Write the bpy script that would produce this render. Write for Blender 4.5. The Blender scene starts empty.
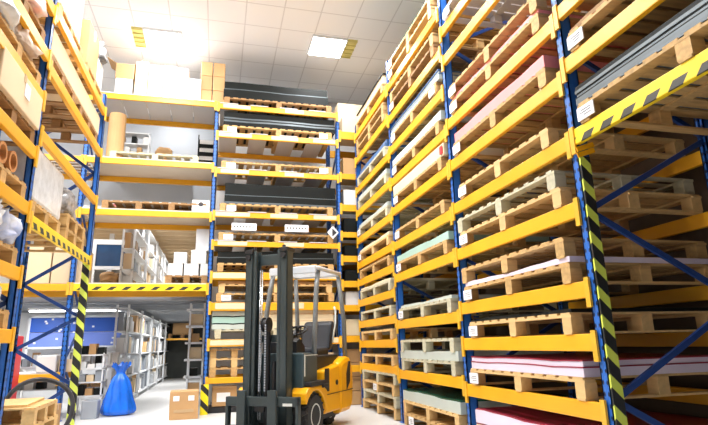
import bpy, math, random
from mathutils import Vector, Matrix, noise
random.seed(7)
S = 0.78            # metres per layout unit
H = 1.44            # eye height in layout units; levels below are written as H + height
PI = math.pi
C = bpy.context.scene.collection

# ------------------------------------------------------------------ materials
MATS = {}
def mat(name, col, rough=0.6, metal=0.0, var=0.0, nscale=3.0, stretch=None, bump=0.0, col2=None, rnd=0.0, spec=0.5, trans=0.0, alpha=1.0, emit=None, estr=0.0):
    m = bpy.data.materials.new(name); m.use_nodes = True
    nt = m.node_tree; N = nt.nodes; L = nt.links
    b = N['Principled BSDF']
    b.inputs['Roughness'].default_value = rough
    b.inputs['Metallic'].default_value = metal
    b.inputs['Specular IOR Level'].default_value = spec
    if trans: b.inputs['Transmission Weight'].default_value = trans
    if alpha < 1: b.inputs['Alpha'].default_value = alpha
    if emit:
        b.inputs['Emission Color'].default_value = (*emit, 1); b.inputs['Emission Strength'].default_value = estr
    src = None
    c1 = (*col, 1)
    c2 = (*(col2 if col2 else tuple(c*(1-var) for c in col)), 1)
    tc = N.new('ShaderNodeTexCoord'); mp = N.new('ShaderNodeMapping'); L.new(tc.outputs['Object'], mp.inputs['Vector'])
    if stretch: mp.inputs['Scale'].default_value = stretch
    nz = N.new('ShaderNodeTexNoise'); nz.inputs['Scale'].default_value = nscale; nz.inputs['Detail'].default_value = 5
    L.new(mp.outputs['Vector'], nz.inputs['Vector'])
    rp = N.new('ShaderNodeValToRGB'); rp.color_ramp.elements[0].position = .3; rp.color_ramp.elements[1].position = .7
    rp.color_ramp.elements[0].color = c2; rp.color_ramp.elements[1].color = c1
    L.new(nz.outputs['Fac'], rp.inputs['Fac']); src = rp.outputs['Color']
    if rnd:
        oi = N.new('ShaderNodeObjectInfo'); mr = N.new('ShaderNodeMapRange')
        mr.inputs['To Min'].default_value = 1-rnd; mr.inputs['To Max'].default_value = 1+rnd*.4
        L.new(oi.outputs['Random'], mr.inputs['Value'])
        hs = N.new('ShaderNodeHueSaturation'); L.new(mr.outputs['Result'], hs.inputs['Value']); L.new(src, hs.inputs['Color']); src = hs.outputs['Color']
    L.new(src, b.inputs['Base Color'])
    if bump:
        bp = N.new('ShaderNodeBump'); bp.inputs['Strength'].default_value = bump; bp.inputs['Distance'].default_value = .02
        L.new(nz.outputs['Fac'], bp.inputs['Height']); L.new(bp.outputs['Normal'], b.inputs['Normal'])
    MATS[name] = m
    return m
def stripes(name, c1, c2, period, axes, zlim=None, duty=.5, rough=.5):
    """diagonal hazard stripes; axes = weights of x, y, z in the stripe phase; zlim = (lo, hi) band (local z) that carries the dark stripes"""
    m = bpy.data.materials.new(name); m.use_nodes = True
    nt = m.node_tree; N = nt.nodes; L = nt.links; b = N['Principled BSDF']; b.inputs['Roughness'].default_value = rough
    tc = N.new('ShaderNodeTexCoord')
    dp = N.new('ShaderNodeVectorMath'); dp.operation = 'DOT_PRODUCT'; dp.inputs[1].default_value = axes
    L.new(tc.outputs['Object'], dp.inputs[0])
    dv = N.new('ShaderNodeMath'); dv.operation = 'DIVIDE'; dv.inputs[1].default_value = period*S; L.new(dp.outputs['Value'], dv.inputs[0])
    fl = N.new('ShaderNodeMath'); fl.operation = 'FLOORED_MODULO'; fl.inputs[1].default_value = 1.0; L.new(dv.outputs[0], fl.inputs[0])
    lt = N.new('ShaderNodeMath'); lt.operation = 'LESS_THAN'; lt.inputs[1].default_value = duty; L.new(fl.outputs[0], lt.inputs[0])
    fac = lt.outputs[0]
    if zlim:
        sx = N.new('ShaderNodeSeparateXYZ'); L.new(tc.outputs['Object'], sx.inputs[0])
        for v, op in ((zlim[0]*S, 'GREATER_THAN'), (zlim[1]*S, 'LESS_THAN')):
            g = N.new('ShaderNodeMath'); g.operation = op; g.inputs[1].default_value = v; L.new(sx.outputs['Z'], g.inputs[0])
            mu = N.new('ShaderNodeMath'); mu.operation = 'MULTIPLY'; L.new(fac, mu.inputs[0]); L.new(g.outputs[0], mu.inputs[1]); fac = mu.outputs[0]
    mx = N.new('ShaderNodeMix'); mx.data_type = 'RGBA'; L.new(fac, mx.inputs['Factor'])
    mx.inputs['A'].default_value = (*c1, 1); mx.inputs['B'].default_value = (*c2, 1)
    L.new(mx.outputs['Result'], b.inputs['Base Color'])
    MATS[name] = m; return m
def perforated(name, col, holecol, pitch=.1, rad=.012, off=.026, rough=.4):
    """painted steel with two columns of punched holes running up each face"""
    m = bpy.data.materials.new(name); m.use_nodes = True
    nt = m.node_tree; N = nt.nodes; L = nt.links; b = N['Principled BSDF']; b.inputs['Roughness'].default_value = rough
    tc = N.new('ShaderNodeTexCoord'); sx = N.new('ShaderNodeSeparateXYZ'); L.new(tc.outputs['Object'], sx.inputs[0])
    def M(op, a, bb=None):
        n = N.new('ShaderNodeMath'); n.operation = op
        for i, v in enumerate((a, bb)):
            if v is None: continue
            if isinstance(v, (int, float)): n.inputs[i].default_value = v
            else: L.new(v, n.inputs[i])
        return n.outputs[0]
    zz = M('SUBTRACT', M('FLOORED_MODULO', sx.outputs['Z'], pitch*S), pitch*S/2)
    yy = M('SUBTRACT', M('ABSOLUTE', sx.outputs['Y']), off*S)
    d = M('ADD', M('MULTIPLY', M('MULTIPLY', zz, zz), .35), M('MULTIPLY', yy, yy))
    f = M('LESS_THAN', d, (rad*S)**2)
    mx = N.new('ShaderNodeMix'); mx.data_type = 'RGBA'; L.new(f, mx.inputs['Factor'])
    mx.inputs['A'].default_value = (*col, 1); mx.inputs['B'].default_value = (*holecol, 1)
    L.new(mx.outputs['Result'], b.inputs['Base Color'])
    MATS[name] = m; return m

YEL = (.88, .42, .014)
mat('beam_paint', YEL, .38, var=.12, nscale=2, rnd=.06)
mat('connector_paint', (.82, .45, .03), .42, var=.2, nscale=12)
perforated('post_paint', (.02, .13, .50), (.004, .012, .05))
mat('brace_paint', (.012, .055, .24), .4, var=.2)
mat('wood_pine', (.66, .41, .16), .72, var=.34, nscale=4, stretch=(1, 6, 6), bump=.15, rnd=.16)
mat('wood_fresh', (.74, .49, .21), .7, var=.2, nscale=4, stretch=(6, 1, 6), bump=.12, rnd=.10)
mat('wood_pale', (.58, .54, .38), .75, var=.22, nscale=4, stretch=(1, 6, 6), bump=.15, rnd=.10)
mat('wood_brown', (.40, .22, .085), .75, var=.35, nscale=4, stretch=(1, 6, 6), bump=.2, rnd=.15)
mat('card', (.54, .32, .14), .8, var=.12, nscale=2, rnd=.12)
mat('card_light', (.72, .56, .36), .8, var=.08, nscale=2, rnd=.08)
mat('card_white', (.74, .73, .71), .7, var=.06, nscale=2)
mat('tape', (.50, .34, .18), .3)
mat('paper', (.88, .88, .90), .6, var=.03)
mat('ink', (.03, .03, .04), .6)
mat('pink', (.86, .28, .27), .5, var=.10, nscale=2)
mat('lavender', (.74, .66, .78), .35, var=.08, nscale=2)
mat('crimson', (.30, .015, .04), .4, var=.2)
mat('red', (.75, .04, .05), .4, var=.1)
mat('mint', (.40, .60, .52), .3, var=.12, nscale=2)
mat('pale_sheet', (.52, .58, .53), .35, var=.1, nscale=2)
mat('darkgreen', (.01, .09, .055), .25, var=.3)
mat('cream_sheet', (.74, .63, .42), .5, var=.1, nscale=2)
mat('charcoal', (.008, .010, .009), .6, var=.35, nscale=2, spec=.18)
mat('steel_sheet', (.12, .145, .16), .35, metal=.3, var=.35, nscale=3, stretch=(8, 1, 8))
mat('blue_sheet', (.08, .18, .38), .35, var=.3)
mat('shelf_grey', (.62, .60, .62), .5, var=.08, nscale=2, rnd=.06)
mat('shelf_beige', (.72, .62, .50), .6, var=.12, nscale=1.5)
mat('slat', (.42, .34, .27), .7, var=.25, nscale=3, rnd=.1)
mat('white_steel', (.78, .80, .82), .4, var=.06)
mat('grey_steel', (.30, .33, .37), .45, var=.1)
mat('wrap', (.74, .77, .80), .22, var=.22, nscale=9, bump=.5)
mat('wrap_blue', (.42, .52, .82), .25, var=.45, nscale=7, bump=.5, col2=(.75, .78, .84))
mat('wrap_dark', (.07, .075, .08), .22, col2=(.55, .56, .58), nscale=9, bump=.5)
mat('bag_beige', (.76, .66, .55), .5, col2=(.50, .30, .18), nscale=7, bump=.6)
mat('bag_pink', (.80, .42, .36), .4, col2=(.82, .74, .66), nscale=6, bump=.6)
mat('bluebag', (.015, .17, .82), .22, var=.35, nscale=5, bump=.35)
mat('wall_paint', (.80, .81, .82), .8, var=.03, nscale=.6)
mat('wall_grey', (.50, .53, .57), .8, var=.05)
mat('wall_shade_brown', (.16, .115, .08), .85, var=.2)  # dark brown stands in for the shade behind the right rack
mat('doorway_gloom', (.05, .055, .05), .8, var=.3)
mat('truck_yellow', (.90, .42, .005), .28, var=.04)
mat('truck_dark', (.035, .05, .052), .42, var=.2)
mat('truck_slate', (.045, .075, .085), .38, var=.15)
mat('truck_black', (.012, .012, .014), .5)
mat('guard_grey', (.16, .17, .17), .35)
mat('guard_silver', (.62, .66, .70), .25, metal=.2)
mat('rubber', (.02, .02, .022), .7, var=.3, bump=.3)
mat('rim', (.60, .62, .58), .4)
mat('vinyl', (.02, .024, .032), .38)
mat('chrome', (.75, .77, .8), .15, metal=.9)
mat('board_blue', (.015, .10, .52), .5, var=.15, nscale=1.5)
mat('board_periwinkle', (.16, .25, .72), .5, var=.1, nscale=1.5)
mat('window_dark', (.035, .09, .20), .12, var=.3)
mat('window_glass', (.8, .9, 1.0), .02, trans=.9, alpha=.35)
mat('hose', (.03, .03, .035), .4)
mat('copper', (.62, .28, .10), .4, var=.2)
mat('lamp', (1, 1, 1), .5, emit=(1, .98, .95), estr=14)
mat('lamp_soft', (1, 1, 1), .5, emit=(.95, .98, 1.0), estr=5)
mat('louvre', (.75, .66, .22), .3, var=.2)
stripes('hazard_post', (.62, .72, .10), (.012, .015, .018), .26, (1.0, 1.0, 1.0), duty=.56)
stripes('hazard_guard', (.85, .72, .01), (.012, .015, .018), .34, (1.0, 1.0, 1.0), duty=.42)
stripes('hazard_beam_y', (.84, .58, .01), (.03, .03, .02), .26, (0, 1.0, .9), zlim=(.0, .07), duty=.55)
stripes('hazard_beam_x', (.84, .58, .01), (.03, .03, .02), .31, (1.0, 0, -1.3), zlim=(.02, .10), duty=.42)

def tile_mat(name, col, line, pitch, ox, oy, w=.012, rough=.75):
    m = bpy.data.materials.new(name); m.use_nodes = True
    nt = m.node_tree; N = nt.nodes; L = nt.links; b = N['Principled BSDF']; b.inputs['Roughness'].default_value = rough
    tc = N.new('ShaderNodeTexCoord'); sx = N.new('ShaderNodeSeparateXYZ'); L.new(tc.outputs['Object'], sx.inputs[0])
    outs = []
    for ax, o in (('X', ox), ('Y', oy)):
        s = N.new('ShaderNodeMath'); s.operation = 'SUBTRACT'; s.inputs[1].default_value = (o-w/2)*S; L.new(sx.outputs[ax], s.inputs[0])
        f = N.new('ShaderNodeMath'); f.operation = 'FLOORED_MODULO'; f.inputs[1].default_value = pitch*S; L.new(s.outputs[0], f.inputs[0])
        l = N.new('ShaderNodeMath'); l.operation = 'LESS_THAN'; l.inputs[1].default_value = w*S; L.new(f.outputs[0], l.inputs[0]); outs.append(l.outputs[0])
    mxm = N.new('ShaderNodeMath'); mxm.operation = 'MAXIMUM'; L.new(outs[0], mxm.inputs[0]); L.new(outs[1], mxm.inputs[1])
    mx = N.new('ShaderNodeMix'); mx.data_type = 'RGBA'; L.new(mxm.outputs[0], mx.inputs['Factor'])
    mx.inputs['A'].default_value = (*col, 1); mx.inputs['B'].default_value = (*line, 1)
    L.new(mx.outputs['Result'], b.inputs['Base Color']); MATS[name] = m
tile_mat('ceiling_tiles', (.90, .92, .95), (.70, .71, .74), .885, -.5, 10.84, w=.03)
mat('floor_paint', (.66, .66, .65), .35, var=.12, nscale=.8)

# ------------------------------------------------------------------ mesh building
class MB:
    def __init__(s): s.v = []; s.f = []
    def box(s, x0, x1, y0, y1, z0, z1, M=None):
        n = len(s.v)
        for x, y, z in ((x0,y0,z0),(x1,y0,z0),(x1,y1,z0),(x0,y1,z0),(x0,y0,z1),(x1,y0,z1),(x1,y1,z1),(x0,y1,z1)):
            p = Vector((x, y, z)); s.v.append(M @ p if M else p)
        for q in ((0,3,2,1),(4,5,6,7),(0,1,5,4),(1,2,6,5),(2,3,7,6),(3,0,4,7)): s.f.append(tuple(n+i for i in q))
        return s
    def prism(s, pts, a, b, axis='x'):
        """polygon pts (in the other two axes, in order) swept from a to b along the axis"""
        n = len(s.v); k = len(pts)
        for t in (a, b):
            for p, q in pts:
                s.v.append(Vector({'x': (t, p, q), 'y': (p, t, q), 'z': (p, q, t)}[axis]))
        s.f.append(tuple(n+i for i in range(k))[::-1]); s.f.append(tuple(n+k+i for i in range(k)))
        for i in range(k): s.f.append((n+i, n+(i+1) % k, n+k+(i+1) % k, n+k+i))
        return s
    def bar(s, p, q, w, h, up=(0, 0, 1)):
        p = Vector(p); q = Vector(q); d = (q-p); ln = d.length; d.normalize()
        u = Vector(up); sd = d.cross(u)
        if sd.length < 1e-3: sd = d.cross(Vector((1, 0, 0)))
        sd.normalize(); u = sd.cross(d)
        M = Matrix((( sd.x, d.x, u.x, p.x), (sd.y, d.y, u.y, p.y), (sd.z, d.z, u.z, p.z), (0, 0, 0, 1)))
        return s.box(-w/2, w/2, 0, ln, -h/2, h/2, M)
    def tube(s, pts, r, n=12, closed=False, caps=True):
        pts = [Vector(p) for p in pts]; m = len(pts); base = len(s.v); prev = None
        for i, p in enumerate(pts):
            a = pts[(i-1) % m] if (closed or i) else p; b = pts[(i+1) % m] if (closed or i < m-1) else p
            d = (b-a).normalized()
            if prev is None: sd = d.orthogonal().normalized()
            else: sd = (prev - d*prev.dot(d)).normalized()
            prev = sd; u = d.cross(sd)
            rr = r[i] if isinstance(r, (list, tuple)) else r
            for k in range(n):
                t = 2*PI*k/n; s.v.append(p + (sd*math.cos(t)+u*math.sin(t))*rr)
        for i in range(m if closed else m-1):
            for k in range(n):
                j = (i+1) % m
                s.f.append((base+i*n+k, base+i*n+(k+1) % n, base+j*n+(k+1) % n, base+j*n+k))
        if caps and not closed:
            s.f.append(tuple(base+k for k in range(n))[::-1]); s.f.append(tuple(base+(m-1)*n+k for k in range(n)))
        return s
    def lathe(s, prof, c=(0, 0, 0), axis='x', n=28):
        """profile [(radius, along)] turned about an axis through c"""
        b = len(s.v); c = Vector(c)
        for r, t in prof:
            for k in range(n):
                a = 2*PI*k/n; u, w = r*math.cos(a), r*math.sin(a)
                s.v.append(c+Vector({'x': (t, u, w), 'y': (u, t, w), 'z': (u, w, t)}[axis]))
        for i in range(len(prof)-1):
            for k in range(n): s.f.append((b+i*n+k, b+i*n+(k+1) % n, b+(i+1)*n+(k+1) % n, b+(i+1)*n+k))
        s.f.append(tuple(b+k for k in range(n))[::-1]); s.f.append(tuple(b+(len(prof)-1)*n+k for k in range(n)))
        return s
    def blob(s, c, r, amp=.2, freq=2.5, seed=0, n=18, squash=0.0):
        b = len(s.v); c = Vector(c); off = Vector((seed*3.1, seed*1.7, seed))
        for i in range(n+1):
            th = PI*i/n
            for k in range(2*n):
                ph = PI*k/n
                d = Vector((math.sin(th)*math.cos(ph), math.sin(th)*math.sin(ph), math.cos(th)))
                # rounded-box profile
                e = Vector(tuple(math.copysign(abs(t)**.6, t) for t in d))
                nz = noise.noise(d*freq+off)*amp + noise.noise(d*freq*2.7+off)*amp*.5
                p = Vector((e.x*r[0], e.y*r[1], e.z*r[2]))*(1+nz)
                p.z = max(p.z, -r[2])
                s.v.append(c+p)
        m = 2*n
        for i in range(n):
            for k in range(m): s.f.append((b+i*m+k, b+(i+1)*m+k, b+(i+1)*m+(k+1) % m, b+i*m+(k+1) % m))
        return s
    def build(s, name, m, parent=None, smooth=False, bevel=0.0, loc=None, rz=0.0):
        me = bpy.data.meshes.new(name); me.from_pydata([tuple(p*S) for p in s.v], [], s.f); me.validate(); me.update()
        o = bpy.data.objects.new(name, me); C.objects.link(o)
        me.materials.append(MATS[m])
        if smooth:
            for p in me.polygons: p.use_smooth = True
        if bevel:
            bv = o.modifiers.new('bevel', 'BEVEL'); bv.width = bevel*S; bv.segments = 2; bv.limit_method = 'ANGLE'
        if parent: o.parent = parent
        if loc: o.location = Vector(loc)*S
        if rz: o.rotation_euler.z = rz
        return o
def bx(*a): return MB().box(*a)

SEEN = {}
def tag(o, label, cat, group=None, kind=None):
    if label:
        w = len(label.split())
        if not 4 <= w <= 16: print('LABEL LENGTH', w, label)
        if label in SEEN and SEEN[label] != group: print('DUP', label)
        if label in SEEN and group is None: print('DUP', label)
        SEEN[label] = group
        o['label'] = label; o['category'] = cat
    if group: o['group'] = group
    if kind: o['kind'] = kind
    return o
def empty(name, loc=(0, 0, 0), rz=0.0, parent=None):
    o = bpy.data.objects.new(name, None); C.objects.link(o); o.location = Vector(loc)*S; o.rotation_euler.z = rz
    o.empty_display_size = .1
    if parent: o.parent = parent
    return o
def copy_tree(o, parent=None):
    c = o.copy(); C.objects.link(c); c.parent = parent
    for ch in list(o.children): copy_tree(ch, c)
    return c
def struct(o): o['kind'] = 'structure'; return o

# ------------------------------------------------------------------ the room
CZ = H+7.8
struct(bx(-8, 9.5, -4, 31, -.3, 0).build('floor', 'floor_paint'))
struct(bx(-8, 9.5, -4, 31, CZ, CZ+.2).build('ceiling', 'ceiling_tiles'))
struct(bx(-8.2, -8, -4, 31, 0, CZ).build('wall_left', 'wall_paint'))
struct(bx(5.5, 5.7, -4, 31, 0, CZ).build('wall_right', 'wall_shade_brown'))
struct(bx(-8, 6.9, 31, 31.2, 0, CZ).build('wall_back', 'wall_paint'))
struct(bx(-.3, 6.9, 15.6, 15.8, 0, CZ).build('wall_behind_rack', 'wall_paint'))
struct(bx(3.42, 5.5, .9, 1.1, 0, CZ).build('passage_light_block', 'wall_shade_brown'))  # unseen wall added to keep light out of the cross passage
struct(bx(-8, -.3, 17.6, 17.8, H+4.35, CZ).build('wall_upper', 'wall_grey'))

# ------------------------------------------------------------------ racks
def post(parent, name, x, y, top, wx=.13, wy=.10, sgn=1):
    """open C profile: a perforated face towards the aisle and two flanges"""
    m = MB(); t = .014
    a, b = (0, t) if sgn > 0 else (-t, 0)
    m.box(a, b, -wy/2, wy/2, 0, top)
    x0, x1 = (0, wx) if sgn > 0 else (-wx, 0)
    m.box(x0, x1, -wy/2, -wy/2+t, 0, top); m.box(x0, x1, wy/2-t, wy/2, 0, top)
    l0, l1 = (wx-t, wx) if sgn > 0 else (-wx, -wx+t)
    m.box(l0, l1, -wy/2, -wy/2+.035, 0, top); m.box(l0, l1, wy/2-.035, wy/2, 0, top)
    m.box(x0-.02, x1+.02, -wy/2-.03, wy/2+.03, 0, .015)
    return m.build(name, 'post_paint', parent, loc=(x, y, 0))
def frame(parent, a, b, top, nodes, alongx=True, pw=.13):
    """one upright frame: front post at a, rear post at b (x, y) and zig-zag bracing; nodes = brace heights, alternately front and rear"""
    f = empty('upright_frame', (0, 0, 0), parent=parent)
    if alongx:
        sg = 1 if b[0] > a[0] else -1
        post(f, 'front_post', a[0], a[1], top, sgn=sg, wx=pw)
        post(f, 'rear_post', b[0], b[1], top, sgn=-sg, wx=pw)
        for (s0, z0), (s1, z1) in zip(nodes, nodes[1:]):
            p = (a[0]+sg*.07, a[1]) if s0 == 0 else (b[0]-sg*.07, b[1]); q = (a[0]+sg*.07, a[1]) if s1 == 0 else (b[0]-sg*.07, b[1])
            if z1 > top: break
            MB().bar((p[0], p[1], z0), (q[0], q[1], z1), .035, .055, up=(0, 0, 1)).build('brace', 'brace_paint', f)
    else:
        for nm, q, s in (('front_post', a, 1), ('rear_post', b, -1)):
            o = post(f, nm, 0, 0, top, sgn=s); o.location = (q[0]*S, q[1]*S, 0); o.rotation_euler.z = PI/2
        for (s0, z0), (s1, z1) in zip(nodes, nodes[1:]):
            p = a if s0 == 0 else b; q = a if s1 == 0 else b
            if z1 > top: break
            MB().bar((p[0], p[1]+(.07 if s0 == 0 else -.07), z0), (q[0], q[1]+(.07 if s1 == 0 else -.07), z1), .035, .055).build('brace', 'brace_paint', f)
    return f
def zigzag(z0, step, n, s=0): return [((s+i) % 2, z0+step*i) for i in range(n)]
def beam(parent, x0, x1, y0, y1, zt, h, m='beam_paint', conn=True, face=0):
    """box beam between two posts; the long axis is whichever span is larger; face = +-1 side that faces the aisle"""
    o = bx(x0, x1, y0, y1, 0, h).build('beam', m, parent, bevel=.008, loc=(0, 0, zt-h))
    if conn:
        if y1-y0 > x1-x0:
            for ya, yb in ((y0-.05, y0+.012), (y1-.012, y1+.05)):
                f = x0 if face < 0 else x1
                bx(f-.012, f+.012, ya, yb, -.09, h+.03).build('connector', 'connector_paint', o)
        else:
            for xa, xb in ((x0-.05, x0+.012), (x1-.012, x1+.05)):
                f = y0 if face < 0 else y1
                bx(xa, xb, f-.012, f+.012, -.09, h+.03).build('connector', 'connector_paint', o)
    return o

# ---- the right-hand rack
RX, RD = 3.39, 1.78
RY = [1.39, 4.19, 6.99, 9.79, 12.59]
rack = empty('pallet_rack', (0, 0, 0))
tag(rack, 'tall blue and yellow pallet rack on the right, running away along the aisle', 'rack')
TOPS = [H+7.2, H+7.2, H+7.2, H+6.02, H+5.7]
for i, y in enumerate(RY):
    frame(rack, (RX, y), (RX+RD, y), TOPS[i], zigzag(.02, .875, 12, 1) if i else zigzag(.02, .875, 2, 1))
LEV = {'Z': [1.86, 2.64, 3.26, 4.33, 5.2],
       'A': [-.73, -.12, .37, 1.15, 1.84, 2.52, 3.20, 4.31, 4.83, 5.9],
       'B': [-.65, .26, 1.15, 1.79, 2.50, 3.12, 3.82, 4.52, 5.26],
       'C': [-.60, -.09, .37, .88, 1.38, 1.81, 2.44, 3.15, 3.76, 4.58, 5.26]}
BH = .16
def lev(b, i): return H+LEV[b][i]+BH
for k, b in enumerate('ZABC'):
    y0, y1 = RY[k]+.055, RY[k+1]-.055
    for i, z in enumerate(LEV[b]):
        hz = (b == 'Z' and i == 0)
        beam(rack, RX-.025, RX+.035, y0, y1, H+z+BH, BH, 'hazard_beam_y' if hz else 'beam_paint', face=-1)
        beam(rack, RX+RD-.035, RX+RD+.025, y0, y1, H+z+BH, BH, conn=False)
# protector on the corner post and the strip wrapped round it
g = MB(); g.box(-.0, .10, -.075, -.055, 0, H+1.72); g.box(.10, .112, -.075, -.04, 0, H+1.72)
pg = g.build('post_protector', 'hazard_post', None, loc=(RX, RY[1], .016)); tag(pg, 'black and lime striped guard strip up the corner post of the right rack', 'post guard')
g = MB()
for z in (1.74, 1.80): g.bar((RX-.03, RY[1]-.08, H+z), (RX+.17, RY[1]-.08, H+z+.07), .012, .05)
tag(g.build('warning_tape', 'truck_yellow'), 'yellow tape tied round the corner post above its striped guard', 'tape')

# ---- pallets
def make_pallet(length, depth, h=.21, wood='wood_pine', boards=None, nblk=3, name='pallet', gap=.28, thick=None):
    """long axis = local y; parts: deck, blocks, bottom boards"""
    root = empty(name)
    n = boards or max(4, int(length/.20)); bw = length/n
    d = MB(); td = h*.10
    for i in range(n): 
        y0 = -length/2+i*bw+bw*gap/2; d.box(-depth/2, depth/2, y0, y0+bw*(1-gap), h-td, h)
    for x in (-depth/2+.06, 0, depth/2-.06): d.box(x-.06, x+.06, -length/2+.01, length/2-.01, h-td*2.2, h-td)
    d.build('deck', wood, root)
    ys = [-length/2+.09+(length-.18)*k/(nblk-1) for k in range(nblk)]
    for y in ys:
        for x in (-depth/2+.07, 0, depth/2-.07):
            bx(-.068, .068, -.07, .07, 0, h-td*3.2).build('block', wood, root, loc=(x, y, td))
        bx(-depth/2, depth/2, y-.06, y+.06, 0, td).build('bottom_board', wood, root)
    return root
PROTO = {}
def pallet(key, loc, label, rz=0.0, cards=(), mirror=1, cat='pallet', group=None):
    first = key not in PROTO
    if first:
        L_, D_, w_, g_, nb = key
        PROTO[key] = make_pallet(L_, D_, wood=w_, gap=g_, nblk=nb)
        r = PROTO[key]
    else:
        r = PROTO[key].copy(); C.objects.link(r)
        for ch in list(PROTO[key].children):
            if ch.name.startswith('label_card'): continue
            c = ch.copy(); C.objects.link(c); c.parent = r
        for k_ in ('group',):
            if k_ in r: del r[k_]
    r.location = Vector(loc)*S; r.rotation_euler.z = rz
    for (cy, cz) in cards:
        c = bx(-.006, .006, -.115, .115, -.065, .065).build('label_card', 'paper', r, loc=(-key[1]/2-.012, cy, cz))
        m = MB(); m.box(-.004, .0, -.08, .05, .022, .027); m.box(-.004, .0, -.08, .08, -.002, .002); m.box(-.004, .0, -.08, .02, -.03, -.026)
        m.build('print', 'ink', c, loc=(-.007, 0, 0))
    tag(r, label, cat, group or 'timber pallets')
    return r
def sheets(name, x, y, z, dx, dy, layers, label, cat='sheet stack', wob=.012, group=None, rz=0):
    """a pack of sheets lying flat: layers = [(thickness, material, inset)], the first is the pack itself, the others its layers"""
    root = empty(name, (x, y, z), rz)
    zz = 0; ph = random.random()*6
    for li, (t, m, ins) in enumerate(layers):
        mb = MB(); n = 10; b = 0; L0 = dy/2-ins*.5
        base = len(mb.v)   # sagging slab, subdivided along its length
        for i in range(n+1):
            yy = -L0+2*L0*i/n; w = wob*(1+.66*math.sin(ph+i*.9)+.34*math.sin(ph*2+i*2.1))
            for (a, c_) in ((-dx/2+ins*.5, zz), (dx/2-ins*.5, zz), (dx/2-ins*.5, zz+t), (-dx/2+ins*.5, zz+t)):
                mb.v.append(Vector((a, yy, c_ + (w if c_ > 0 else 0))))
        for i in range(n):
            o = i*4
            for a, c_ in ((0, 1), (1, 2), (2, 3), (3, 0)): mb.f.append((o+a, o+c_, o+4+c_, o+4+a)[::-1])
        mb.f.append((0, 1, 2, 3)); mb.f.append(tuple(n*4+q for q in (3, 2, 1, 0)))
        mb.build('sheet_layer', m, root)
        zz += t
    return tag(root, label, cat, group or 'sheet packs lying on pallets')
ORD = ['lowest', 'second', 'third', 'fourth', 'fifth', 'sixth', 'seventh', 'eighth', 'ninth', 'tenth', 'topmost']
BAY = {'Z': 'bridge bay nearest the camera', 'A': 'bay beside striped post', 'B': 'second bay from striped post', 'C': 'far end bay'}
PX = RX+RD/2-.03; PD = RD+.02
PH = .212
def rp(b, i, k=0, yc=None, ln=2.36, wood='wood_pine', gap=.28, z=None, dz=0., word='pine', cards=None, nb=3, extra='', rzj=0):
    yc = yc if yc is not None else RY['ZABC'.index(b)]+1.4
    zz = z if z is not None else lev(b, i)+dz
    where = f'right rack, {BAY[b]}, ' + ('on floor' if i < 0 else f'{ORD[i]} level')
    if cards is None: cards = ((ln/2-.13, .09),)
    return pallet((ln, PD, wood, gap, nb), (PX, yc, zz), f'{word} pallet{extra}, {where}'.replace(',,', ','), rz=rzj, cards=cards)
def rs(b, z, layers, label, yc=None, ln=2.3, name='sheet_stack', dx=None, cat='sheet stack', wob=.012):
    yc = yc if yc is not None else RY['ZABC'.index(b)]+1.4
    return sheets(name, PX, yc, z, dx or PD-.04, ln, layers, label, cat, wob=wob)
# nearest bay, over the cross passage
rp('Z', 0, word='wide pine', ln=2.46)
rs('Z', lev('Z', 0)+PH, [(.07, 'steel_sheet', 0), (.012, 'charcoal', .0), (.03, 'steel_sheet', .02), (.012, 'charcoal', .01), (.03, 'steel_sheet', 0), (.012, 'charcoal', .0), (.03, 'charcoal', .01)], 'grey steel sheets stacked on the pallet above the striped bridge beam', ln=2.5, wob=.003)
rp('Z', 1, word='brown pine', ln=2.46)
rs('Z', lev('Z', 1)+PH, [(.03, 'wood_brown', 0)], 'brown boards on the second pallet above the striped bridge beam', ln=2.4)
rp('Z', 2, word='pine', ln=2.46)
rs('Z', lev('Z', 2)+PH, [(.06, 'wood_brown', 0)], 'added brown board blocking light on third pallet above the striped bridge beam', ln=2.4)  # opaque board added to stop light falling through the open pallet deck
# bay A
z = .012
rp('A', -1, z=z, word='pine')
rs('A', z+PH, [(.14, 'cream_sheet', 0), (.02, 'crimson', .01), (.16, 'lavender', .0), (.015, 'crimson', .02)], 'pale pink sheets with dark red edge, bottom stack beside striped post')
rp('A', 0, word='clean pine', wood='wood_fresh')
rs('A', lev('A', 0)+PH, [(.075, 'lavender', 0), (.012, 'crimson', -.01), (.05, 'lavender', .01), (.012, 'crimson', -.005)], 'lavender and dark red sheets on pallet, lowest beam beside striped post', wob=.008)
rp('A', 1, word='clean pine', wood='wood_fresh', ln=2.2)
rs('A', lev('A', 1)+PH, [(.02, 'charcoal', 0)], 'thin dark sheet on pallet, second beam beside striped post', ln=2.15)
rp('A', 2, word='orange pine', extra=' under a lilac slab')
rs('A', lev('A', 2)+PH, [(.035, 'lavender', 0)], 'lilac slab sandwiched between two pallets beside the striped post', wob=.015)
rp('A', 2, dz=PH+.05, word='pine', extra=' topping a lilac slab', cards=(), yc=5.64)
rp('A', 3, word='pine', extra=', lower of two,', wood='wood_fresh', gap=.3)
rp('A', 3, dz=PH, word='greenish open', extra=', upper of two,', wood='wood_pale', cards=(), gap=.55, yc=5.65)
rp('A', 4, word='pine', ln=2.2, wood='wood_fresh')
rp('A', 5, word='pine', extra=' under pink sheet')
rs('A', lev('A', 5)+PH, [(.14, 'pink', 0)], 'salmon pink slab on pallet beside the striped post', ln=2.28)
rp('A', 6, word='pine', extra=', lower of two,')
rs('A', lev('A', 6)+PH, [(.05, 'pink', .02)], 'thin pink sheet between two pallets high beside the striped post')
rp('A', 6, dz=PH+.05, word='pine', extra=', upper of two,')
rp('A', 8, word='pale grey painted', wood='shelf_grey', gap=.12)
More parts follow.
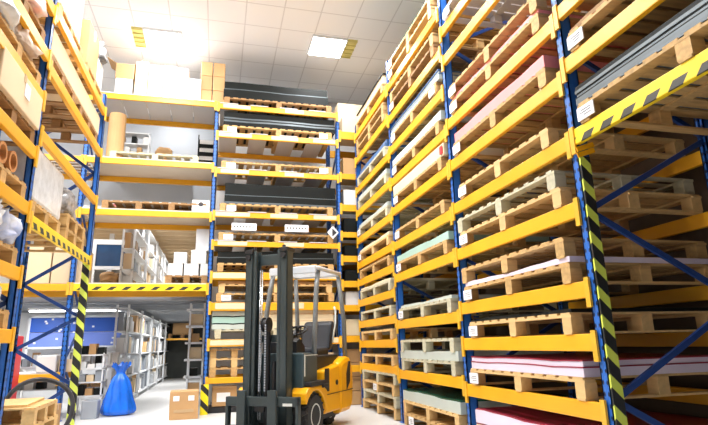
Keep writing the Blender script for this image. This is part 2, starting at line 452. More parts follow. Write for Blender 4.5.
# bay B
rp('B', -1, z=.012, word='pine', cards=((.75, .1),), extra=' at the very bottom')
rp('B', -1, z=.012+PH, word='pine', extra=' under mint slab', wood='wood_fresh', cards=())
rs('B', .012+2*PH, [(.15, 'pale_sheet', 0), (.02, 'darkgreen', .03)], 'pale mint slab topped with dark green sheet near the floor', ln=2.4)
rp('B', 0, word='grey pine', extra=', lower,', wood='wood_pale', cards=())
rs('B', lev('B', 0)+PH, [(.12, 'pale_sheet', 0)], 'pale grey slab between two pallets, second bay from striped post', ln=2.5)
rp('B', 0, dz=PH+.12, word='grey pine', extra=', upper,', wood='wood_pale', cards=())
rp('B', 1, word='weathered', wood='wood_pale')
rs('B', lev('B', 1)+PH, [(.03, 'pale_sheet', .02)], 'thin grey boards on weathered pallet, second bay from striped post')
rp('B', 2, word='pine')
rs('B', lev('B', 2)+PH, [(.11, 'mint', 0)], 'mint green glassy sheets on pallet, second bay from striped post', ln=2.4)
rp('B', 3, word='pine')
rp('B', 4, word='cream')
bb = rs('B', lev('B', 4)+PH, [(.20, 'cream_sheet', 0)], 'thick cream slab with red end mark on pallet', ln=2.5, wob=.004)
bx(-.012, 0, -.05, .05, 0, .13).build('end_mark', 'red', bb, loc=(-PD/2+.01, -1.17, .03))
rp('B', 5, word='pine', cards=((1.05, .09),))
rs('B', lev('B', 5)+PH, [(.13, 'pale_sheet', 0)], 'pale grey green sheets on pallet, sixth level, second bay', ln=2.45)
rp('B', 6, word='pine', cards=((1.05, .09), (-1.0, .09)))
rs('B', lev('B', 6)+PH, [(.06, 'pale_sheet', 0), (.02, 'blue_sheet', .0), (.05, 'pale_sheet', .02), (.015, 'blue_sheet', -.02)], 'blue edged grey sheets on pallet with white cards, second bay', ln=2.5, wob=.012)
rp('B', 7, word='brown', extra=', lower of two,', wood='wood_brown')
rp('B', 7, dz=PH+.01, word='pine', extra=', upper of two,', cards=())
rp('B', 8, word='pine', extra=', lower of two,', wood='wood_fresh')
rp('B', 8, dz=PH, word='pine', extra=', upper of two,')
rs('B', lev('B', 8)+2*PH, [(.04, 'darkgreen', 0)], 'dark green sheet topping the highest stack, second bay', ln=2.6)
# bay C
for k in range(4):
    rp('C', -1, z=.012+k*PH, word='pale pine', wood='wood_pale' if k % 2 else 'wood_fresh', cards=((.1, .1),) if k == 2 else (), extra=[' at the bottom of four', ', second of four stacked', ', third of four stacked', ' topping four stacked'][k], rzj=(random.random()-.5)*.02, yc=RY[3]+1.4-(.0, .05, -.02, .03)[k])
rp('C', 0, word='pine', wood='wood_fresh', cards=())
rp('C', 1, word='pine', wood='wood_fresh', cards=())
rs('C', lev('C', 1)+PH, [(.05, 'charcoal', .05)], 'dark sheet on pallet, second beam, far end bay')
rp('C', 2, word='pale pine', wood='wood_pale', cards=())
rp('C', 3, word='pale pine', wood='wood_pale', cards=())
rs('C', lev('C', 3)+PH, [(.03, 'cream_sheet', .0)], 'cream sheet on pallet, fourth beam, far end bay')
rp('C', 4, word='pine', cards=())
rp('C', 5, word='pine', wood='wood_fresh', cards=((1.1, .09),))
rs('C', lev('C', 5)+PH, [(.05, 'cream_sheet', .0)], 'cream sheet on pallet with white card, far end bay')
rp('C', 6, word='pale pine', wood='wood_pale', cards=((1.1, .09),))
rs('C', lev('C', 6)+PH, [(.06, 'pale_sheet', .0)], 'pale sheets on pallet, seventh beam, far end bay')
rp('C', 7, word='grey pine', wood='wood_pale', cards=())
rs('C', lev('C', 7)+PH, [(.08, 'pale_sheet', .0), (.02, 'charcoal', .02)], 'grey sheets under dark sheet, eighth beam, far end bay')
rp('C', 8, word='grey pine', wood='wood_pale', cards=())
rs('C', lev('C', 8)+PH, [(.05, 'blue_sheet', .0), (.12, 'blue_sheet', .1)], 'dark blue sheets on pallet high in the far end bay')
rp('C', 9, word='pine', extra=', lower of two,', cards=())
rp('C', 9, dz=PH, word='pine', extra=', upper of two,', cards=())
rp('C', 10, word='pine', cards=())
rs('C', lev('C', 10)+PH, [(.22, 'card_light', .05), (.03, 'charcoal', .0)], 'light brown boards topping the far end bay of the right rack', ln=2.3)

# ------------------------------------------------------------------ left-hand rack
LX, LD = -2.25, 1.08
LY = [3.45, 6.83, 10.12]
lrack = empty('pallet_rack')
tag(lrack, 'blue and orange pallet rack on the left, piled with bags and cartons', 'rack')
for i, y in enumerate(LY):
    nd = zigzag(H+.57-1.145*1, 1.145/2*1.0, 1)
    f = frame(lrack, (LX, y), (LX-LD, y), H+(6.3 if i < 2 else 4.8), [(s, z) for s, z in [(1, .02+.25), (0, H-.56), (1, H+.04), (0, H+.57), (1, H+1.12), (0, H+1.76), (1, H+2.4), (0, H+3.19), (1, H+3.9), (0, H+4.5), (1, H+5.2)]], pw=.08)
LL = {'M': [.10, .80, 1.58, 2.28, 3.02, 3.60, 4.26], 'L': [1.47, 2.58, 3.50, 4.34]}
for k, b in enumerate('ML'):
    for i, zz in enumerate(LL[b]):
        y0, y1 = LY[k]+.055, LY[k+1]-.055
        hz = (b == 'L' and i == 0)
        beam(lrack, LX-.035, LX+.025, y0, y1, H+zz+.15, .15, 'hazard_beam_y' if hz else 'beam_paint', face=1)
        beam(lrack, LX-LD-.025, LX-LD+.035, y0, y1, H+zz+.15, .15, conn=False)
def ll(b, i): return H+LL[b][i]+.15
g = MB(); g.box(-.10, .01, -.075, -.055, 0, H+1.5); g.box(.01, .022, -.075, -.03, 0, H+1.5)
tag(g.build('post_protector', 'hazard_post', None, loc=(LX, LY[2], .016)), 'black and lime striped guard strip up the end post of the left rack', 'post guard')
LPX = LX-LD/2+.02
def lp(b, i, yc, label, ln=1.3, dz=0., wood='wood_pine'):
    return pallet((ln, 1.0, wood, .35, 3), (LPX, yc, ll(b, i)+dz), label)
def carton(x, y, z, dx, dy, dz, label, m='card', rz=0., tape=True, group=None, flaps=False, cat='carton', mark=None, name='carton', pair=False):
    root = empty(name, (x, y, z), rz)
    o = bx(-dx/2, dx/2, -dy/2, dy/2, 0, dz)
    if pair:
        o = MB(); o.box(-dx/2, -.004, -dy/2, dy/2, 0, dz); o.box(.004, dx/2, -dy/2, dy/2, 0, dz)
    o.build('box', m, root, bevel=.012)
    if tape:
        t = MB(); t.box(-dx/2-.003, dx/2+.003, -.035, .035, dz-.001, dz+.003)
        t.box(-dx/2-.004, -dx/2+.001, -.035, .035, dz*.78, dz+.003); t.box(dx/2-.001, dx/2+.004, -.035, .035, dz*.78, dz+.003)
        t.build('packing_tape', 'tape', root)
    if flaps:
        f = MB(); 
        f.bar((-dx/2, 0, dz), (-dx/2-.22, 0, dz+.14), dy*.96, .012); f.bar((dx/2, 0, dz), (dx/2+.2, 0, dz+.16), dy*.96, .012)
        f.build('flaps', m, root)
    if mark: 
        mx, mz, w, h_, face = mark
        if face == 'y': bx(mx-w/2, mx+w/2, -dy/2-.008, -dy/2-.002, mz-h_/2, mz+h_/2).build('shipping_label', 'paper', root)
        else: bx(dx/2+.002, dx/2+.008, mx-w/2, mx+w/2, mz-h_/2, mz+h_/2).build('shipping_label', 'paper', root)
    return tag(root, label, cat, group or ('cartons on the racks and the floor' if cat == 'carton' else None))
def bundle(c, r, m, label, cat='bag', seed=1, amp=.22, freq=2.5, name='wrapped_bundle', group=None):
    o = MB().blob((0, 0, r[2]), r, amp, freq, seed).build(name, m, None, smooth=True, loc=c)
    return tag(o, label, cat, group or 'sacks and film bundles on the racks')
# bay L of the left rack
lp('L', 0, 7.6, 'small pine pallet under the tall wrapped pack, left rack', 1.3)
bundle_w = bx(-.46, .48, -.65, .65, 0, .72).build('wrapped_pack', 'wrap', None, bevel=.05, loc=(LPX, 7.62, ll('L', 0)+PH)); tag(bundle_w, 'tall pack in translucent white film above the striped beam', 'wrapped pack')
lp('L', 0, 9.1, 'lower small pine pallet behind the film-wrapped pack, left rack', 1.2)
lp('L', 0, 9.1, 'upper small pine pallet behind the film-wrapped pack, left rack', 1.2, dz=PH)
bundle((LPX, 9.05, ll('L', 0)+2*PH), (.42, .5, .25), 'wrap_dark', 'crumpled black and white film bundle on two stacked pallets', 'bundle', 3)
lp('L', 2, 7.6, 'brown pallet under the long cream crate, nearer one', 1.3, wood='wood_brown')
lp('L', 2, 9.2, 'brown pallet under the long cream crate, farther one', 1.3, wood='wood_brown')
tag(bx(-.45, .5, -1.5, 1.5, 0, .36).build('long_crate', 'card_light', None, bevel=.02, loc=(LPX, 8.4, ll('L', 2)+PH)), 'long cream crate lying along third beam of left rack', 'crate')
lp('L', 3, 7.7, 'pine pallet under the tall white pack, left rack top', 1.3)
carton(LPX, 7.75, ll('L', 3)+PH, .9, 1.1, 1.7, 'tall bright white pack on top of left rack', 'card_white', tape=False, cat='wrapped pack', name='wrapped_pack')
lp('L', 3, 9.3, 'pine pallet under the tan carton, left rack top', 1.3)
carton(LPX, 9.15, ll('L', 3)+PH, .9, .75, .85, 'tall tan carton on top of left rack', 'card')
carton(LPX+.03, 9.75, ll('L', 3)+PH, .85, .4, .55, 'white carton beside tan carton on top of left rack', 'card_white')
bundle((LPX+.1, 9.75, ll('L', 3)+PH+.56), (.4, .2, .2), 'wrap_dark', 'black plastic film crumpled over a white carton', 'film', 5, amp=.4)
# bay M of the left rack
lp('M', 6, 6.1, 'pine pallet at top left picture corner, left rack', 1.3)
lp('M', 5, 6.0, 'pine pallet under pink bags, left rack upper level', 1.4, wood='wood_brown')
bundle((LPX+.15, 6.25, ll('M', 5)+PH), (.38, .3, .19), 'bag_pink', 'pink and cream plastic sack on upper left rack', 'sack', 2)
bundle((LPX+.15, 5.6, ll('M', 5)+PH), (.38, .3, .17), 'wrap', 'white plastic sack beside pink sack, upper left rack', 'sack', 9)
lp('M', 4, 6.0, 'pine pallet under white and beige bundles, left rack', 1.5)
bundle((LPX+.12, 5.55, ll('M', 4)+PH), (.42, .32, .17), 'wrap', 'crumpled white film bundle at far left, upper rack', 'bundle', 4, amp=.3)
bundle((LPX+.12, 6.2, ll('M', 4)+PH), (.42, .30, .15), 'bag_beige', 'beige sack next to crumpled white bundle, left rack', 'sack', 6, amp=.3)
lp('M', 3, 6.1, 'brown pallet under the big labelled carton, left rack', 1.4, wood='wood_brown')
carton(LPX+.05, 6.12, ll('M', 3)+PH, 1.0, 1.25, .42, 'big light brown carton with white label, left rack', 'card_light', mark=(.1, .26, .16, .16, 'x'))
carton(LPX+.05, 5.0, ll('M', 3)+PH*.0+.01, 1.0, .8, .55, 'light brown carton cut by left picture edge', 'card_light')
lp('M', 2, 6.05, 'pine pallet carrying cardboard tubes, left rack', 1.4)
def rolls(y, z, r, label, seed):
    m = MB(); m.lathe([(r*.72, -.45), (r, -.45), (r, .45), (r*.72, .45), (r*.72, -.44)], (0, 0, r), 'x', 24)
    return tag(m.build('cardboard_tube', 'copper', None, smooth=False, loc=(LPX+.05, y, z)), label, 'tube', 'cardboard tubes')
rolls(5.55, ll('M', 2)+PH, .17, 'largest brown cardboard tube at left picture edge', 1)
rolls(5.95, ll('M', 2)+PH, .12, 'middle brown cardboard tube on left rack', 2)
rolls(6.25, ll('M', 2)+PH, .12, 'rightmost brown cardboard tube on left rack', 3)
lp('M', 1, 6.1, 'pine pallet under blue film bundles, left rack', 1.3)
bundle((LPX+.12, 6.45, ll('M', 1)+PH), (.42, .22, .2), 'wrap_blue', 'blue and white film bundle beside near left post', 'bundle', 7)
bundle((LPX+.12, 5.95, ll('M', 1)+PH), (.42, .24, .22), 'wrap', 'grey white film bundle at left picture edge', 'bundle', 8)
lp('M', 0, 6.1, 'orange pine pallet at left edge under white sack', 1.3, wood='wood_pine')
bundle((LPX+.12, 6.25, ll('M', 0)+PH), (.4, .3, .16), 'wrap', 'smooth white sack on orange pallet, left edge', 'sack', 11, amp=.08)

# ------------------------------------------------------------------ back rack
BY, BD = 12.8, 1.5
BXP = [-5.62, -3.2, -.22, 2.98, 6.2]
brack = empty('pallet_rack'); tag(brack, 'blue and yellow rack across the back, behind the forklift', 'rack')
for x in BXP:
    frame(brack, (x, BY+.07), (x, BY+BD), H+6.16 if x < -.1 else H+5.9, zigzag(.3, .9, 9, 1), alongx=False)
BL = {0: [(-.46, .16), (1.45, .16), (3.19, .14), (4.46, .14), (6.14, .14)],
      1: [(1.45, .16), (3.19, .14), (4.46, .14), (6.14, .14)],
      2: [(-.67, .13), (.17, .16), (1.02, .19), (1.74, .18), (2.5, .13), (3.235, .14), (4.35, .14), (5.33, .14), (6.12, .14)],
      3: [(-.5, .16), (.2, .16), (.95, .16), (1.55, .16), (2.19, .16), (2.81, .14), (3.55, .18), (4.40, .15), (5.60, .22)]}
for k in range(4):
    x0, x1 = BXP[k]+.055, BXP[k+1]-.055
    for i, (zt, h_) in enumerate(BL[k]):
        hz = (k == 1 and i == 0)
        bo = beam(brack, x0, x1, BY+.0, BY+.06, H+zt, h_, 'hazard_beam_x' if hz else 'beam_paint', face=-1)
        if k == 2 and i >= 1:
            for a_, b_ in (((.02, .85), (1.35, 2.05), (2.45, 3.05)) if i % 2 else ((.1, .8), (1.7, 2.2))):
                bx(x0+a_, x0+b_, BY-.006, BY-.001, h_*.2, h_*.92).build('label_strip', 'cream_sheet', bo)
        beam(brack, x0, x1, BY+BD-.03, BY+BD+.03, H+zt, h_, conn=False)
        zz = H+zt
        if k == 0:
            for j in range(6 if i else 3):
                y = BY+.1+j*.24 if i else BY+.1+j*.46
                (bx(x0-.05, x1+.05, y, y+(.16 if i else .44), 0, .02)).build('shelf_slat', 'slat' if i else 'shelf_grey', brack, loc=(0, 0, zz))
        elif k == 1 and i == 3:
            for j in range(5):
                w = (x1-x0)/5; bx(x0+j*w+.012, x0+(j+1)*w-.012, BY-.01, BY+BD, 0, .025).build('shelf_panel', 'shelf_grey', brack, loc=(0, 0, zz))
        elif k == 1:
            bx(x0, x1, BY+.0, BY+BD, 0, .025).build('shelf_panel', 'shelf_beige', brack, loc=(0, 0, zz))
        elif k == 2 and i >= 4:
            for j in range(4):
                w = (x1-x0)/4; bx(x0+j*w+.02, x0+j*w+w*.62, BY-.015, BY+BD, 0, .02).build('shelf_panel', 'shelf_grey', brack, loc=(0, 0, zz))
# protector at the foot of the middle post
g = MB(); g.box(-.08, .09, -.12, -.10, 0, .64); g.box(.075, .09, -.10, .03, 0, .64); g.box(-.08, -.065, -.10, .03, 0, .64)
tag(g.build('post_protector', 'hazard_guard', None, loc=(-.22, BY, .001)), 'yellow and black striped foot guard beside the brown floor carton', 'post guard')
def bpal(x, zt, label, ln=2.9, dz=0., wood='wood_pine', cards=(), nb=3, dp=1.35):
    """pallet with its long side along x"""
    return pallet((ln, dp, wood, .35, nb), (x, BY+BD/2+.0, H+zt+.026+dz), label, rz=PI/2, cards=[(c, .09) for c in cards])
def bsheets(x, z, ln, layers, label, dp=1.3, wob=.01): return sheets('sheet_stack', x, BY+BD/2, z, dp, ln, layers, label, rz=PI/2, wob=wob)
XM = 1.38
T = [H+a+.026 for a, _ in BL[2]]
bpal(XM, 6.12, 'pine pallet under dark packs, top of back rack', 2.9, wood='wood_brown')
bsheets(XM-.05, T[8]+PH, 2.8, [(.22, 'charcoal', 0), (.03, 'steel_sheet', .02), (.2, 'charcoal', .04)], 'black sheet packs crowning the back rack', wob=.01)
bpal(XM, 5.33, 'pine pallet with two white cards under black sheets', 2.9, cards=(1.2, -1.2))
bsheets(XM+.05, T[7]+PH, 2.95, [(.10, 'charcoal', 0), (.05, 'steel_sheet', .01), (.03, 'charcoal', 0), (.05, 'steel_sheet', .03), (.15, 'charcoal', .02)], 'black and grey sheets just under top beam of back rack')
bpal(XM, 4.35, 'empty pine pallet with two white cards, back rack third from top', 2.9, cards=(1.2, -1.2))
bpal(XM, 3.235, 'pine pallet under thick black stack, back rack', 2.9, cards=(1.15,))
bsheets(XM+.1, T[5]+PH, 2.85, [(.05, 'steel_sheet', 0), (.16, 'charcoal', 0), (.02, 'steel_sheet', .01), (.3, 'charcoal', .02)], 'thick black sheet stack mid-height in back rack', wob=.004)
bpal(XM, 2.5, 'empty pine pallet with white card just above forklift level', 2.9, cards=(1.2,))
bpal(XM, 1.74, 'pine pallet under black sheets level with mast top', 2.9)
bsheets(XM, T[3]+PH, 2.9, [(.12, 'charcoal', 0), (.02, 'steel_sheet', 0), (.14, 'charcoal', .03)], 'black sheets on the level of the mast top')
bpal(XM, 1.02, 'lower pine pallet behind the mast, back rack', 2.9, cards=(1.2,))
bpal(XM, 1.02, 'upper pine pallet behind the mast, back rack', 2.8, dz=PH, wood='wood_fresh')
bsheets(XM, T[2]+PH*2, 2.8, [(.06, 'card', 0)], 'brown board on two pallets behind the mast')
bpal(XM, .17, 'pale pallet under white green slabs, back rack', 2.9, wood='wood_pale')
bsheets(.35, T[1]+PH, .95, [(.1, 'pale_sheet', 0), (.03, 'charcoal', .02), (.14, 'mint', .0), (.03, 'charcoal', .03), (.1, 'pale_sheet', 0)], 'white green slabs beside blue post of back rack')
bsheets(1.85, T[1]+PH, 1.9, [(.16, 'cream_sheet', 0), (.01, 'card', 0), (.16, 'cream_sheet', .02), (.01, 'card', .0), (.14, 'cream_sheet', .0)], 'cream boards stacked behind the mast and guard')
for k in range(3):
    pallet((1.15, 1.0, 'wood_fresh' if k % 2 else 'wood_pine', .35, 3), (.42, BY+.62, H-.67+.005+k*PH), ['lowest', 'middle', 'topmost'][k]+' of three small pallets stacked left of the forklift mast', rz=PI/2)
bsheets(1.95, H-.67, 1.7, [(.22, 'card', 0), (.02, 'tape', .01), (.22, 'card_light', .02)], 'brown packed boards behind the forklift seat')
carton(.22, BY+.45, .13, .55, .6, .42, 'small brown carton with white print at foot of back rack', 'card', mark=(-.02, .2, .3, .2, 'y'))
tag(bx(-.35, .35, -.35, .35, 0, .12).build('plinth', 'truck_black', None, loc=(.22, BY+.45, 0)), 'low black plinth under the white-printed small carton', 'plinth')
carton(1.3, BY+.5, .0, 1.1, .8, .6, 'wide brown carton on floor behind the mast foot', 'card')
# white text cards and a diamond sign hung on the back rack
for x, lab_ in ((.55, 'left white text card hanging under pallet, back rack'), (1.85, 'right white text card hanging under pallet, back rack')):
    o = bx(-.3, .3, -.008, .008, -.09, .09).build('text_card', 'paper', None, loc=(x, BY-.02, H+2.86)); 
    m = MB()
    for j in range(7): m.box(-.25+j*.075, -.25+j*.075+.03, -.012, -.008, -.02, .025)
    m.build('print', 'ink', o); tag(o, lab_, 'card')
o = MB().prism([(0, -.17), (.15, 0), (0, .17), (-.15, 0)], -.01, .01, 'y').build('diamond_sign', 'paper', None, loc=(2.78, BY-.03, H+2.78))
MB().prism([(-.02, -.11), (.1, .0), (-.02, .11)], -.016, -.01, 'y').build('arrow', 'ink', o); tag(o, 'white diamond sign with black wedge at right end of back rack', 'sign')
# narrow view of the next bay
for k_, (zt, m_, lab_, t) in enumerate([(5.60, 'card_light', 'tan carton atop the back rack beyond its right post', .5), (2.81, 'charcoal', 'black pack beyond the right post of back rack, upper', .4), (4.40, 'card', 'brown carton with pink label beyond the right post', .5), (3.55, 'card_white', 'white carton beyond the right post of back rack', .45), (2.19, 'charcoal', 'black pack beyond the right post of back rack, middle', .3), (1.55, 'charcoal', 'black pack beyond the right post of back rack, lower', .3), (.95, 'card_white', 'white carton low beyond the right post of back rack', .35), (.2, 'cream_sheet', 'cream carton low beyond the right post of back rack', .4)]):
    carton(3.75, BY+.6, H+zt+.003, 1.25, .9, t, lab_, m_)
carton(3.9, BY+.9, H+5.61+.5, 1.6, .7, .6, 'large tan carton topmost beside the right rack end', 'card_light')
for k_ in range(4):
    carton(3.45, BY+.55, .003+k_*.33, .75, .7, .32, ['lowest', 'second', 'third', 'topmost'][k_]+' of four brown cartons between forklift and right rack', 'card')
# left bay, top shelf: cartons
TB = H+6.14+.026
for (x, dx, dz, m_, lab_, dy_) in [(-2.12, .3, 1.02, 'card_light', 'slim tan carton second on the top back shelf', .6), (-1.78, .34, .96, 'card_white', 'white carton next to slim tan one, top back shelf', .6), (-1.43, .32, .98, 'card_white', 'middle white carton on top back shelf', .6), (-1.12, .28, .95, 'card_white', 'third white carton from left, top back shelf', .6), (-.83, .36, .68, 'card_white', 'short white carton left of the tall tan pair, top back shelf', .6)]:
    carton(x, BY+.5, TB, dx, dy_, dz, lab_, m_)
carton(-2.52, BY+.5, TB, .4, .6, .50, 'low white carton at left end of top back shelf', 'card_white', tape=False)
carton(-2.52, BY+.5, TB+.5, .44, .6, .42, 'open brown carton with raised flaps on top back shelf', 'card', flaps=True, tape=False)
for j, x in enumerate((-.52, -.2)):
    for k_ in range(3):
        carton(x, BY+.5, TB+k_*.41, .3, .55, .405, f"{['lowest', 'middle', 'top'][k_]} tan carton of the {['left', 'right'][j]} tall stack, top back shelf", 'card')
# second shelf down (4.46)
T4 = H+4.46+.026
pallet((2.1, 1.2, 'wood_pale', .35, 3), (-1.65, BY+.75, T4), 'pale empty pallet on the back shelf under the cartons', rz=PI/2)
tag(MB().tube([(0, 0, 0), (0, 0, 1.25)], .2, 20).build('cardboard_column', 'card', None, smooth=False, loc=(-2.62, BY+.4, T4)), 'upright brown cardboard column at left of the back shelf', 'tube')
TU = H+4.95
TU = H+5.35
u = empty('shelf_unit', (-2.62, 16.0, TU)); 
m = MB()
for z_ in (0, .35, .7, 1.05): m.box(-.55, .4, 0, .4, z_, z_+.03)
m.box(-.55, -.51, 0, .4, 0, 1.1); m.box(.36, .4, 0, .4, 0, 1.1); m.build('carcass', 'white_steel', u)
tag(u, 'white shelf unit holding boxes seen through the back rack', 'shelf unit')
for j in range(5): carton(-3.02+j*.17, 16.18, TU+.03+(.35 if j % 2 else .7), .14, .25, .25, 'small box on the white shelf unit high behind the rack', ['card', 'card_white', 'charcoal'][j % 3], tape=False, group='boxes on the high white shelf unit')
bundle((-1.75, 15.7, TU), (.24, .2, .26), 'card', 'brown paper bag standing behind the pale pallet', 'bag', 12, amp=.12)
TD = H+5.05
u = empty('shelf_unit', (-.5, 15.0, TD)); m = MB()
for z_ in (0, .25, .5, .75): m.box(-.25, .25, 0, .4, z_, z_+.02)
for x in (-.25, .22): m.box(x, x+.03, 0, .03, 0, 1.05); m.box(x, x+.03, .37, .4, 0, 1.05)
m.build('carcass', 'charcoal', u); bx(-.3, .3, -.05, .5, -.06, 0).build('platform', 'grey_steel', u); tag(u, 'dark rack of white trays left of the blue middle post', 'shelf unit')
for j in range(4): tag(bx(-.2, .2, 0, .36, 0, .12).build('tray', 'card_white', None, loc=(-.5, 15.0, TD+.02+j*.25)), ['lowest', 'second', 'third', 'topmost'][j]+' white tray in the dark rack behind the blue post', 'tray')
tag(bx(-3.4, -1.0, 15.3, 17.6, TU-.06, TU).build('upper_walkway', 'shelf_beige'), 'beige upper floor carrying shelf units behind the back rack', 'floor deck')
# third shelf (3.19)
T3 = H+3.19+.026
pallet((2.4, 1.2, 'wood_brown', .3, 4), (-1.55, BY+.65, T3), 'dark brown pallet with white boards on the middle back shelf', rz=PI/2)
bsheets(-1.5, T3+PH, 1.9, [(.03, 'card_white', 0)], 'thin white boards on dark brown pallet, middle back shelf', dp=1.0)
wb = carton(-.5, BY+.2, T3+.0, .42, .3, .30, 'white box with round black hole on middle back shelf', 'card_white', tape=False)
MB().lathe([(.055, -.004), (.055, .004)], (0, -.155, .19), 'y', 20).build('hole', 'ink', wb)
# second-floor things behind
T1 = H+1.45+.026
pallet((1.0, 1.2, 'wood_brown', .35, 3), (-.75, BY+.8, T1), 'dark brown pallet under white cartons above striped bridge beam', rz=PI/2)
for j, (x, z_, w, h_, lab_) in enumerate([(-1.03, 0, .34, .3, 'lower left white carton above bridge beam'), (-.66, 0, .34, .3, 'lower middle white carton above bridge beam'), (-.34, 0, .22, .3, 'lower right white carton above bridge beam'), (-.93, .3, .3, .28, 'upper white carton with two marks above bridge beam'), (-.5, .3, .36, .34, 'upper right white carton above bridge beam')]):
    carton(x, BY+.6, T1+PH+z_, w, .5, h_, lab_, 'card_white', tape=False)
tag(bx(-.17, .17, -.2, .2, 0, .55).build('white_cabinet', 'white_steel', None, bevel=.01, loc=(-.42, BY+.65, T1+PH+.64)), 'tall white cabinet on cartons next to blue middle post', 'cabinet')
for j, x in enumerate((-4.0, -3.35)):
    carton(x, BY+.7, T1, .62, 1.0, .85, ['left', 'right'][j]+' big cream carton between left rack and bridge', 'card_light', tape=False)

# ------------------------------------------------------------------ mezzanine and the workshop behind
def deck(name, x0, x1, y0, y1, zt, label, m1='shelf_beige', m2='grey_steel', step=.75):
    r = empty(name, (0, 0, 0))
    bx(x0, x1, y0, y1, zt-.04, zt).build('boarding', m1, r)
    y = y0+.02
    while y < y1:
        bx(x0, x1, 0, .10, 0, .16).build('joist', m2, r, loc=(0, y, zt-.20)); y += step
    for x in (x0+1.5, x0+4.0): bx(x, x+.15, y0+2.2, y0+2.35, 0, zt-.2).build('column', 'white_steel', r)
    return tag(r, label, 'mezzanine')
deck('mezzanine', -7.9, -.35, 14.6, 29, H+1.42, 'lower mezzanine floor with grey joists over the workshop aisle')
deck('mezzanine', -7.9, -.35, 17.9, 29, H+4.3, 'upper mezzanine floor with pale joists over the upper aisle', m2='card_light')
def shelving(y, z, htop, label, x=-2.3, dp=.34, ln=2.6):
    r = empty('shelving_unit', (x, y, z))
    for yy in (0, ln-.05):
        for xx in (0, -dp+.05):
            bx(xx-.05, xx, yy, yy+.07, 0, htop).build('upright', 'white_steel', r)
    ns = 5
    for k in range(ns):
        bx(-dp, 0, 0, ln, 0, .03).build('shelf', 'white_steel', r, loc=(0, 0, .12+k*(htop-.25)/(ns-1)))
    tag(r, label, 'shelving', 'steel shelving down the far aisle')
    for k in range(ns-1):
        for j in range(5):
            q = random.random(); hh = (htop-.25)/(ns-1)*(.5+.4*random.random())
            g = random.choice(['card_light', 'card_white', 'grey_steel', 'card', 'wrap', 'wrap', 'card_white'])
            o = bx(-dp+.06, -.03-.15*q, 0, (ln-.15)/5*(.7+.25*q), 0, hh).build('storage_box', g, None, loc=(x, y+.08+j*(ln-.15)/5, z+.152+k*(htop-.25)/(ns-1)))
            tag(o, 'small packed box on the steel shelving down the far aisle', 'box', 'boxes on the far aisle shelving')
for j in range(5):
    shelving(15.3+j*2.8, 0, 2.62, ['nearest', 'second', 'third', 'fourth', 'farthest'][j]+' white steel shelving unit, ground floor far aisle')
    if j < 4: shelving(15.3+j*2.8, H+1.42, 2.55, ['nearest', 'second', 'third', 'farthest'][j]+' white steel shelving unit, upper floor far aisle')
r = empty('shelving_unit', (-.72, 14.7, 0)); m = MB()
for x in (0, .36):
    for y in (0, .55): m.box(x, x+.04, y, y+.04, 0, 2.6)
m.build('uprights', 'white_steel', r)
for k in range(6): bx(-.08, .42, 0, .6, 0, .05).build('shelf', 'white_steel', r, loc=(0, 0, .25+k*.43))
tag(r, 'narrow white shelving unit left of the blue middle post', 'shelving')
for k, (m_, w, h_) in enumerate([('card', .3, .25), ('charcoal', .2, .2), ('card_light', .34, .3), ('card', .2, .22), ('card_light', .36, .3)]):
    carton(-.55, 15.0, .30+k*.43, w, .4, h_, ['lowest', 'second', 'third', 'fourth', 'topmost'][k]+' carton on the narrow white shelving unit', m_, tape=False)
# dark end of the far aisle with a stack of brown goods
struct(bx(-2.9, -.3, 28.4, 28.6, 0, H+1.2).build('door_1', 'doorway_gloom'))  # flat dark panel; the doorway's gloom is put into its colour
pallet((1.3, 1.0, 'wood_brown', .3, 3), (-1.6, 27.2, 1.9), 'brown pallet on dark rack at end of far aisle', rz=PI/2)
tag(bx(-2.3, -.7, 26.6, 27.8, 1.82, 1.9).build('beam_shelf', 'beam_paint'), 'orange shelf at the dark end of far aisle', 'shelf')
carton(-1.6, 27.2, 1.9+PH, .9, .8, .5, 'brown carton at dark end of far aisle', 'card')
# partition with notice boards, window above
struct(bx(-7.9, -3.1, 18.6, 18.7, 0, H+1.2).build('wall_workshop', 'wall_paint'))
r = empty('notice_board', (-4.0, 17.8, 0)); bx(-1.4, 1.15, 0, .05, H+.56, H+.98).build('upper_panel', 'board_blue', r); bx(-1.4, 1.15, 0, .05, H+.14, H+.54).build('lower_panel', 'board_periwinkle', r)
m = MB(); m.box(-1.46, 1.2, -.02, .06, H+.08, H+.13); m.box(-1.46, 1.2, -.02, .06, H+.99, H+1.05); m.box(-1.46, -1.4, -.02, .06, 0, H+1.05); m.box(1.15, 1.21, -.02, .06, 0, H+1.05); m.build('frame', 'white_steel', r)
m = MB()
for k in range(16):
    x = -1.3+random.random()*2.3; z_ = H+.18+random.random()*.75; m.box(x, x+.06, -.01, 0, z_, z_+.05)
m.build('pinned_notes', 'paper', r)
tag(r, 'blue wall board above the cluttered workshop bench', 'board')
